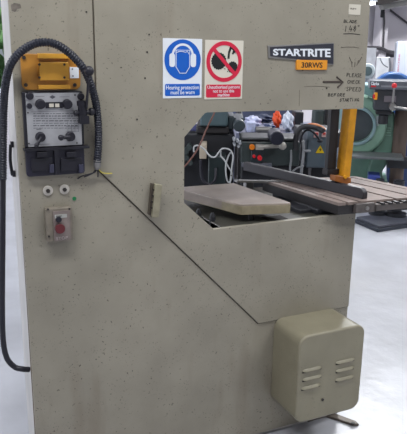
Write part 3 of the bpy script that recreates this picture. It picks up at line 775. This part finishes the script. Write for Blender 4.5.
# ---- control cabinet with warning triangle
T = floor_thing('control_cabinet', 317, 150, 1.5, 'blue grey electrical cabinet with yellow warning triangle, behind the guide post', 'cabinet')
m_ = MB(); blk(m_, 307, 129, 327, 168, 1.45, .2); m_.build('enclosure', box_grey, T, bevel=.008)
m_ = MB(); blk(m_, 311, 165, 323, 190, 1.5, .12, 0); m_.build('pedestal', mach_black, T)
for a_ in ((314,132,318.5,137.5),(322,132,326,137)):
    m_ = MB(); blk(m_, *a_, 1.44, .012); p_ = m_.build('switch_plate', mat('pink white plate', (206,170,166), .5), T)
    m_ = MB(); x0,z0,x1,z1 = rect(a_[0]+.8,a_[1]+.6,a_[2]-.6,a_[3]-2.4,1.438); m_.box((x0,1.432,z0),(x1,1.442,z1)); m_.build('red_switch', mat('rust red switch', (170,54,48), .4), p_)
c = P(320.3,150,1.44); m_ = MB(); m_.prism([(c.x-.024,c.z-.018),(c.x+.024,c.z-.018),(c.x,c.z+.026)], 1.445, 1.452); wt = m_.build('warning_triangle', mat('warning yellow', (232,196,20), .4), T)
m_ = MB(); m_.prism([(c.x+.004,c.z+.014),(c.x-.006,c.z-.001),(c.x,c.z-.001),(c.x-.003,c.z-.014),(c.x+.007,c.z+.003),(c.x+.001,c.z+.003)], 1.443, 1.4455); m_.build('bolt_symbol', sign_black, wt)
m_ = MB(); m_.ball(P(320,141,1.40), .012, (1.4,1,.8)); m_.tube([P(320,141,1.4),P(315,134,1.38),P(309,130,1.38),P(304,132,1.38),P(301,140,1.38),P(303,148,1.38)], .006, n=8); m_.build('plug', black, T, smooth=True)

# orange cable hood / black hose bundle
m_ = MB(); m_.tube([P(296,150,1.36),P(296,138,1.36),P(299,130,1.36),P(305,126.5,1.36),P(313,127,1.36),P(318,128.4,1.36),P(323,131,1.33)], .015, n=12)
simple('hose_bundle', m_, mat('black rubber hose', (34,34,38), .5), 'thick black hose arching over the electrical cabinet', 'hose', smooth=True)
m_ = MB(); m_.tube([P(306,125.2,1.36),P(314,124.5,1.36),P(321,127,1.36),P(325,130,1.36)], .008, n=8)
simple('orange_lead', m_, mat('orange flex', (190,112,62), .5), 'orange lead lying over the black hose arch', 'cable', smooth=True)
m_ = MB(); m_.tube([P(303,141,1.37),P(303.5,150,1.37),P(303,158,1.37),P(302,166,1.37),P(301,176,1.37)], .008, n=8); m_.tube([P(303,150.5,1.36),P(310,151,1.40)], .007, n=8, smooth=1)
simple('steel_conduit', m_, mat('dull grey flex', (140,142,146), .4), 'grey flex running down the left side of the electrical cabinet', 'cable', smooth=True)

# ---- small teal gearbox by the yellow guard
m_ = MB(); p0 = rect(333, 158, 345, 172, 1.2); m_.prism([(p0[0],p0[1]),(p0[2],p0[1]),(p0[2],p0[3]+.03),(p0[0]+.03,p0[3]+.01),(p0[0],p0[3]-.02)], 1.2, 1.4); m_.box((p0[0]+.02,1.24,0),(p0[2]-.01,1.36,p0[1]+.01))
simple('gearbox', m_, box_grey, 'small blue grey gearbox just left of the yellow blade guard', 'machine', bevel=.006)

# ---- rear bench with clutter
T = floor_thing('workbench', 275, 130, 2.9, 'pale topped workbench behind the lathe, loaded with clutter', 'workbench')
tz = P(275, 133.5, 2.7).z; xa, xb = P(236,130,2.7).x, P(328,130,2.7).x
m_ = MB(); m_.box((xa,2.7,tz-.05),(xb+.1,3.6,tz)); m_.build('bench_top', mat('blue grey bench top', (112,116,138), .4, var=.15), T, bevel=.005)
for xx, yy_ in ((xa+.05,2.75),(xb,2.75),(xa+.05,3.5),(xb,3.5)):
    m_ = MB(); m_.box((xx-.03,yy_-.03,0),(xx+.03,yy_+.03,tz-.05)); m_.build('leg', dark_iron, T)
def on(name, px0, py0, px1, y, dep, m, label, cat, shape='box', bev=.01, base=None, pyb=None):
    zb = tz if base is None else base
    x0 = P(px0, py0, y).x; x1 = P(px1, py0, y).x; z1 = P((px0+px1)/2, py0, y).z
    m_ = MB()
    if shape == 'box': m_.box((x0,y,zb),(x1,y+dep,z1))
    elif shape == 'cyl': m_.cyl(((x0+x1)/2,y+.05,zb),((x0+x1)/2,y+.05,z1),(x1-x0)/2,(x1-x0)/2*.8)
    elif shape == 'heap':
        random.seed(int(px0*7))
        N = 14; ring_ = []
        bm_ = m_.bm
        bmesh.ops.create_icosphere(bm_, subdivisions=4, radius=1)
        for v in bm_.verts:
            k_ = 1+.16*math.sin(v.co.x*7+px0)*math.cos(v.co.y*6)+.1*math.sin(v.co.z*9+v.co.x*5)
            v.co = Vector(((x0+x1)/2+v.co.x*k_*(x1-x0)/2, y+dep/2+v.co.y*k_*dep/2, zb+max(0,(v.co.z*k_*.5+.5))*(z1-zb)))
    elif shape == 'pipe':
        r_ = (z1-zb)/2; m_.cyl((x0,y+r_,zb+r_),(x1,y+r_,zb+r_),r_)
    o = m_.build(name, m, bevel=bev if shape == 'box' else 0, smooth=shape != 'box'); return tag(o, label, cat)
on('wrapped_bundle', 246, 118, 262, 2.95, .3, lilac, 'pale lilac wrapped bundle, leftmost on the rear workbench', 'bundle', 'heap')
on('dark_jacket', 254, 116, 275, 3.42, .25, navy_cloth, 'navy cloth heap beside the orange bag on the rear workbench', 'cloth', 'heap')
on('orange_bag', 274.5, 112, 282.5, 3.0, .2, orange_bag_m, 'bright orange bag standing on the rear workbench', 'bag', 'heap')
on('white_canister', 284.5, 113.5, 295, 2.78, .2, mat('white plastic', (206,212,226), .3, var=.1, scale=20), 'white rounded canister right of the orange bag', 'canister', 'heap')
on('black_toolbox', 295.5, 112, 304, 2.95, .25, mach_black, 'black toolbox right of the white canister', 'toolbox')
on('steel_bar', 256, 127, 272, 2.72, .05, steel, 'steel round bar lying at the front of the rear workbench', 'bar', 'pipe')
on('machine_vice', 264, 125, 276, 2.86, .12, mat('blue vice paint', (40,60,100), .4), 'blue machine vice on the rear workbench below the navy cloth', 'vice', 'heap')
on('round_bar', 263, 123.5, 292, 3.3, .05, mat('lavender steel',(140,144,172),.35,.3), 'long lavender grey bar lying across the middle of the rear workbench', 'bar', 'pipe')
on('dark_gearbox', 236, 112, 244, 3.1, .25, mach_black, 'black lumpy gearbox behind the valve caps at the left end of the rear workbench', 'gearbox', 'heap')
on('folded_sheet', 247, 122.5, 256, 2.74, .12, mat('pale blue sheet',(178,184,214),.5,var=.3,scale=30), 'pale blue folded sheet at the front left of the rear workbench', 'sheet')
on('oil_can', 301, 124, 305, 2.74, .1, mat('grey can',(130,134,140),.35,.3), 'small grey can at the front right of the rear workbench', 'can', 'cyl')
m_ = MB(); x0,z0,x1,z1 = rect(225, 104, 302, 124, 4.6); m_.box((x0,4.6,0),(x1,5.0,z1)); 
simple('steel_locker', m_, mat('dusky blue locker',(70,76,100),.5,var=.5,scale=4), 'dusky blue locker row standing beyond the rear workbench', 'locker', bevel=.01)
# grey motor standing behind the cabinet
T = floor_thing('standing_motor', 322, 120, 2.4, 'grey upright motor on a stand seen above the orange lead', 'motor')
c0 = P(318.5,112,2.4); c1 = P(318.5,129,2.4)
m_ = MB(); r_ = .045; m_.cyl((c1.x,2.45,c1.z-.05),(c1.x,2.45,c0.z-.0),r_,n=24); m_.ball((c1.x,2.45,c0.z),r_,(1,1,.7)); m_.build('motor_body', mach_grey, T, smooth=True)
m_ = MB(); m_.box((c1.x-.04,2.42,0),(c1.x+.09,2.5,c1.z-.04)); m_.box((c1.x+.05,2.42,c1.z-.08),(c1.x+.12,2.5,c0.z+.02)); m_.build('stand', mach_black, T)
m_ = MB(); x0,z0,x1,z1 = rect(338.5, 108, 346, 132, 3.4); m_.box((x0,3.4,0),(x1,3.6,z1+.1)); simple('teal_panel', m_, sky_teal, 'pale teal panel glimpsed between guide post and yellow guard', 'panel')
m_ = MB(); x0,z0,x1,z1 = rect(336, 131, 342, 138, 2.2); m_.box((x0,2.2,0),(x1,2.4,z1)); simple('yellow_bin', m_, mat('yellow bin plastic', (222,190,60), .5), 'narrow yellow bin glimpsed beside the guide post', 'bin', bevel=.01)
FRAME(0)
# pile of red and white rags under the small table
m_ = MB(); c = Q(204, 210, .25)
bmesh.ops.create_icosphere(m_.bm, subdivisions=3, radius=1)
for v in m_.bm.verts: v.co = Vector((c.x+v.co.x*.16, c.y+.1+v.co.y*.12, .15+v.co.z*(.15 if v.co.z<0 else .13)))
simple('rag_bag', m_, mat('pink red rag', (170,96,84), .7, var=.4, scale=25), 'pinkish red bag on the floor seen under the small table', 'bag', smooth=True)

FRAME(38)
# ---- mint green press with round flywheel housing
D = 5.0
T = floor_thing('flywheel_press', 370, 140, D+.2, 'mint green machine with round wheel housing, right of the yellow guard', 'machine')
cc = P(356, 125, D+.1)
m_ = MB(); m_.ring(cc.x, cc.z, .18, .33, D, D+.35, n=56); m_.build('wheel_housing', mint, T, bevel=.03, label='round mint green housing')
m_ = MB(); m_.cyl((cc.x,D+.12,cc.z),(cc.x,D+.3,cc.z),.2,n=40); m_.build('wheel', mat('dark grey wheel', (74,80,86), .45), T)
m_ = MB(); m_.ring(cc.x, cc.z, .18, .215, D-.02, D+.02, n=56); m_.build('rim', sky_teal, T, bevel=.008, label='pale teal rim')
m_ = MB(); pts = [(376,118),(390,112),(395,112),(395,138),(393,150),(388,163),(382,172),(383,182),(388,194),(371,194),(366,180),(368,167),(374,152),(377,135)]
m_.prism([(P(a_,b_,D+.05).x, P(a_,b_,D+.05).z) for a_, b_ in pts], D+.05, D+.5); col_ = m_.build('column', mint_dark, T, bevel=.025, label='sage green waisted column')
for i in range(4):
    m_ = MB(); blk(m_, 384, 127.5+i*2.4, 391, 128.6+i*2.4, D+.035, .015); m_.build('vent', mint, col_, bevel=.002)
m_ = MB(); x0,z0,x1,z1 = rect(366, 176, 388, 192, D); m_.box((x0,D,0),(x1,D+.6,z0+.12)); m_.build('base', mint_dark, T, bevel=.02)
m_ = MB(); blk(m_, 361, 84, 376, 116, D+.3, .5); m_.build('upper_casing', sky_teal, T, bevel=.03)
m_ = MB(); x0,z0,x1,z1 = rect(348, 140, 372, 195, D+.2); m_.box((x0,D+.1,0),(x1,D+.5,z1)); m_.build('side_casting', mint_dark, T, bevel=.03)
m_ = MB(); blk(m_, 375.8,116,379.5,126,D,.05); m_.build('pale_plate', mat('pale plate', (196,202,206), .5), T)

# ---- black headed drill with lever, beside the press
D = 5.0
T = floor_thing('pillar_drill', 398, 95, D, 'black headed machine with red knobbed lever and yellow isolator switch', 'machine')
m_ = MB(); x0,z0,x1,z1 = rect(374, 88, 425, 111, D-.3); m_.box((x0,D-.3,z0),(x1,D+.2,z1)); m_.build('head', mat('charcoal head', (50,52,58), .4, var=.1), T, bevel=.016)
m_ = MB(); x0,z0,x1,z1 = rect(369.5, 81, 425, 90, D-.35); m_.box((x0,D-.36,z0),(x1,D+.24,z1)); lid = m_.build('top_cover', mat('grey top cover', (86,90,98), .4, var=.1), T, bevel=.012)
y_ = D-.36
m_ = MB(); x0,z0,x1,z1 = rect(381, 85.8, 420, 87.6, y_); m_.box((x0,y_-.004,z0),(x1,y_+.001,z1)); m_.build('cover_stripe', mat('light grey stripe', (122,126,132), .4), lid)
x0,z0,x1,z1 = rect(371, 82, 379, 85.2, y_); text('brand_text', 'Clarke', x0,z0,x1,z1, y_-.001, white, lid, bold=.03)
m_ = MB(); x0,z0,x1,z1 = rect(371, 85.6, 376, 87, y_); m_.box((x0,y_-.003,z0),(x1,y_+.001,z1)); m_.build('red_strip', red_m, lid)
y_ = D-.3
m_ = MB(); x0,z0,x1,z1 = rect(374, 92.5, 377.3, 99.5, y_); m_.box((x0,y_-.04,z0),(x1,y_+.01,z1)); sw_ = m_.build('isolator_switch', mat('switch yellow', (236,160,30), .4), T, bevel=.004, label='yellow isolator switch')
m_ = MB(); x0,z0,x1,z1 = rect(372.8, 94.3, 375, 98.2, y_-.04); m_.box((x0,y_-.06,z0),(x1,y_-.04,z1)); m_.build('red_key', red_m, sw_)
m_ = MB(); blk(m_, 384, 96, 396, 102.2, y_-.012, .014); m_.build('rating_plate', mat('dull plate', (98,92,98), .5), T)
m_ = MB(); m_.cyl(P(394.3,87,y_-.18), P(392.3,106,y_-.15), .011, n=12); hub = P(392,106,y_); m_.cyl((hub.x,y_-.18,hub.z),(hub.x,y_+.02,hub.z),.035,n=20); m_.cyl(P(393,107,y_-.16), P(412,109.8,y_-.3), .013, n=12)
lvr = m_.build('feed_lever', steel, T, smooth=True, label='steel feed lever')
m_ = MB(); m_.ball(P(394.3,85.7,y_-.18), .026); m_.build('red_knob', red_m, lvr, smooth=True)
m_ = MB(); x0,z0,x1,z1 = rect(376, 110, 392, 115, D-.2); m_.box((x0,D-.2,z0),(x1,D+.1,z1)); m_.cyl(((x0+x1)/2,D-.15,z0-.1),((x0+x1)/2,D-.15,z0),.05); m_.build('spindle_housing', mach_black, T, bevel=.012)
xq = P(400, 140, D).x
m_ = MB(); m_.cyl((xq,D+.02,.05),(xq,D+.02,P(400,110,D).z+.02),.075,n=28); m_.build('pillar', brown, T, smooth=True, label='brown pillar')
zt = P(380,157,D-.38).z; xl, xr_ = P(351,158,D-.38).x, P(402,158,D-.38).x
m_ = MB(); m_.box((xl,D-.38,zt-.03),(xr_+.02,D-.02,zt)); m_.build('work_plate', mat('grey work plate', (98,102,104), .4, .2, var=.15), T, bevel=.006, label='grey flat work plate')
m_ = MB(); m_.box((xq-.12,D-.2,zt-.14),(xq+.1,D+.1,zt-.05)); m_.build('bracket', mach_black, T)
m_ = MB(); m_.cyl((xq,D,.0),(xq,D,.06),.2,n=28); m_.build('foot', mach_black, T)

# blue rounded cover behind
c = P(393, 94, 6.3)
T = thing('blue_wheel_machine', (c.x,6.5,0), 'machine with rounded blue wheel cover, behind the black drill head', 'machine')
m_ = MB(); m_.cyl((c.x,6.3,c.z),(c.x,6.6,c.z),.27,n=56); m_.build('wheel_cover', blue_m, T, bevel=.03, smooth=True, label='rounded blue cover')
m_ = MB(); x0,z0,x1,z1 = rect(388, 120, 412, 200, 6.3); m_.box((x0,6.35,0),(x1,6.55,c.z-.1)); m_.build('stand', mat('deep blue paint', (36,52,92), .4), T, bevel=.01)
m_ = MB(); x0,z0,x1,z1 = rect(367.5, 174.5, 379.5, 190, D-.3); m_.box((x0,D-.35,0),(x1,D-.12,z1))
simple('blue_container', m_, blue_crate_m, 'blue plastic container standing behind the slotted saw table', 'container', bevel=.01)
m_ = MB(); x0,z0,x1,z1 = rect(403.5, 112, 425, 200, 5.6); m_.box((x0,5.6,0),(x1,6.0,z1)); simple('dark_blue_rack', m_, mat('dark blue rack', (44,62,104), .5, var=.4, scale=9), 'dark blue machine side at the right edge behind the brown pillar', 'machine', bevel=.01)

FRAME(0)
# ---- iron pedestal stand on the floor at the right
pa, pb, pc = Q(353.5, 222.5, 0), Q(377.5, 232.5, 0), Q(420, 226, 0)
pb2 = pa + (pc-pb)
T = thing('machine_pedestal', ((pa.x+pc.x)/2, (pa.y+pc.y)/2, 0), 'black iron pedestal base on the floor beneath the saw table', 'pedestal')
m_ = MB(); m_.slab([(pb.x,pb.y),(pc.x,pc.y),(pb2.x,pb2.y),(pa.x,pa.y)], 0, .035)
m_.build('base_slab', mat('dark slate iron', (52,56,66), .45, .1, var=.2, scale=14), T, bevel=.006)
def sc_(p, t, ctr): return (ctr[0]+(p.x-ctr[0])*t, ctr[1]+(p.y-ctr[1])*t)
ctr = ((pa.x+pc.x)/2, (pa.y+pc.y)/2)
m_ = MB(); m_.slab([sc_(pb,.93,ctr), sc_(pc,.93,ctr), sc_(pb2,.93,ctr), sc_(pa,.93,ctr)], .035, .06)
m_.build('base_step', mat('slate iron top', (78,80,90), .5, .1, var=.2, scale=14), T, bevel=.006)
for px, py, r_, w_ in ((377, 214, .05, .085), (396, 215.5, .065, .1)):
    p_ = Q(px, py, .06); m_ = MB(); m_.cyl((p_.x,p_.y,.058),(p_.x,p_.y,.09),w_,n=24); m_.cyl((p_.x,p_.y,.11),(p_.x,p_.y,.42),r_*.8,n=24); m_.build('stem', mach_black, T, smooth=True)

# ---- wall things
def wallbox(name, px, y, dep, m, label, cat, bevel=.01, zb=None):
    m_ = MB(); blk(m_, *px, y, dep, zb); return simple(name, m_, m, label, cat, bevel)
FRAME(38)
T = wallbox('white_cabinet', (395, 41, 425, 92), 8.0, .5, mat('white cabinet', (178,184,196), .4, var=.03), 'tall white cabinet with red lettering at the right edge', 'cabinet', .03, 0)
x0,z0,x1,z1 = rect(397, 54, 401, 71.5, 8.0)
FRAME(0); tt = text('red_lettering', 'MACHINE', 0, 0, 1, 1, 0, mat('faded red lettering', (176,110,130), .5), T, bold=.03)
FRAME(38); off = wloc(T)
for v in tt.data.vertices:
    w_ = v.co + off
    v.co = tow((x1-.02-(w_.z)*(x1-x0)*.42, 7.999+w_.y, z0+(w_.x)*(z1-z0))) - off
wallbox('electrical_box', (375.5, 57, 389, 90), 7.6, .25, mat('pale grey box', (172,174,178), .5), 'pale grey box standing in front of the back wall left of the white cabinet', 'box', .01, 0)
FRAME(0)
wallbox('wall_unit', (360, 47.8, 376, 70), 6.6, .38, mat('off white wall unit', (164,166,172), .6), 'off white unit on the back wall beside the bandsaw arm', 'unit', .01)
FRAME(38)
m_ = MB(); c = P(367.5,71,6.8); m_.cyl((c.x,6.7,c.z),(c.x,6.9,c.z),.10,n=30); T = thing('wall_fan', (c.x,6.9,0), 'round dark faced fan on a white stand just right of the bandsaw arm', 'fan')
m_.build('fan_ring', mat('pale ring', (170,178,180), .5), T, bevel=.01); MB().cyl((c.x,6.69,c.z),(c.x,6.72,c.z),.06,n=24).build('fan_face', mat('dark teal face', (70,86,88), .5), T)
m_ = MB(); m_.box((c.x-.16,6.82,0),(c.x+.08,7.0,c.z-.06)); m_.build('stand', mat('stand white', (176,180,184), .5), T)
FRAME(0)
# trunking, junction, drop cable, brace cable
m_ = MB(); m_.tube([P(366,47.8,6.7),P(374,47.6,6.7),P(382,48.6,6.7),P(388,51.5,6.7),P(398,53,6.7)], .03, n=8)
simple('wall_pipe', m_, mat('dark grey pipe', (70,68,72), .5), 'dark horizontal pipe crossing the back wall', 'pipe', smooth=True)
wallbox('junction_box', (383, 51, 394.5, 57.5), 6.78, .22, mat('dark junction box', (62,60,66), .5), 'dark junction box where the wall pipe ends', 'box')
m_ = MB(); m_.tube([P(383.5,9,6.735),P(384.2,22,6.735),P(383.6,34,6.735),P(383,50,6.735)], .018, n=8)
simple('drop_cable', m_, mat('dark drop cable', (64,62,66), .5), 'dark vertical cable dropping down the wall column', 'cable', smooth=True)
wallbox('cable_clamp', (382.2, 9.5, 384.8, 17.5), 6.69, .05, mach_black, 'small black clamp at the head of the wall column', 'clamp')
m_ = MB(); m_.tube([P(388,8.5,6.97),P(398,16,6.97),P(410,25,6.97)], .018, n=8, smooth=1)
simple('brace_cable', m_, mat('dark brace', (58,56,62), .5), 'dark diagonal brace running down right under the roof beam', 'brace')
FRAME(38)
m_ = MB(); m_.tube([P(380,58,7.4),P(383,64,7.4),P(388,67.5,7.4)], .008, n=6); m_.tube([P(389.5,58,7.4),P(390,66,7.4),P(389,74,7.4)], .014, n=6)
simple('hanging_lead', m_, mat('grey lead', (98,100,106), .5), 'thin grey lead hanging across the pale grey box', 'cable', smooth=True)
FRAME(0)
# fluorescent fixture seen by the arm
def lamp_fix(c, L_=1.5, label='', ax='x'):
    T = thing('ceiling_light', (c[0], c[1], c[2]), label, 'ceiling light')
    dx, dy = (L_/2, .07) if ax == 'x' else (.07, L_/2)
    MB().box((c[0]-dx,c[1]-dy,c[2]),(c[0]+dx,c[1]+dy,c[2]+.06)).build('housing', white, T)
    MB().box((c[0]-dx*.96,c[1]-dy*.7,c[2]-.03),(c[0]+dx*.96,c[1]+dy*.7,c[2])).build('tube', lamp_m, T)
    m_ = MB()
    for s_ in (-1, 1): m_.box((c[0]+s_*dx*.8-.01,c[1]+s_*(dy*.8 if ax!='x' else 0)-.01,c[2]+.06),(c[0]+s_*dx*.8+.01,c[1]+s_*(dy*.8 if ax!='x' else 0)+.01,5.0))
    m_.build('hanger', steel, T)
    return T
a = P(366.5, 2, 4.2)
lamp_fix((a.x, 4.2, a.z), .22, 'glowing fluorescent light at the top, right of the bandsaw arm', 'y')

# ================================================================== LIGHT
def area(name, loc, rot, sx, sy, e, col_=(1,1,1)):
    ld = bpy.data.lights.new(name, 'AREA'); ld.shape = 'RECTANGLE'; ld.size = sx; ld.size_y = sy; ld.energy = e; ld.color = col_
    o = bpy.data.objects.new(name, ld); COL.objects.link(o); o.location = loc; o.rotation_euler = rot; return o
for i, (x, y, e) in enumerate(((-.5, -1.0, 57), (1.3, -.95, 33), (2.9, -2.3, 50), (.4, 3.4, 16), (4.4, .4, 85), (5.6, 4.2, 330), (8, 1, 80), (0, 5.5, 60))):  # unseen ceiling lamps; the one over the wheel door is added to brighten the top
    area('ceiling_and_fill_lamp', (x, y, 3.5 if y > -2 and y < 0 else 3.0 if y < 0 else 4.3), (0, 0, 0), 1.5, .35, e, (.96, .98, 1))
# daylight through the left window and back window
area('window_daylight', (-3.9, 3.3, 2.1), (0, math.radians(-90), 0), 2.0, 6.0, 200, (.86, .92, 1))
sd = bpy.data.lights.new('sun', 'SUN'); sd.energy = 3.0; sd.angle = .01; so = bpy.data.objects.new('sun', sd); COL.objects.link(so); so.rotation_euler = Vector((.2, -.42, .88)).to_track_quat('Z', 'Y').to_euler()
wd_ = bpy.data.worlds.new('world'); SC.world = wd_; wd_.use_nodes = True
bg = wd_.node_tree.nodes['Background']; bg.inputs['Color'].default_value = (.92, .95, 1, 1); bg.inputs['Strength'].default_value = .30

SC.view_settings.view_transform = 'Standard'; SC.view_settings.look = 'None'
SC.view_settings.exposure = 0.0; SC.view_settings.gamma = 1; SC.view_settings.use_curve_mapping = False
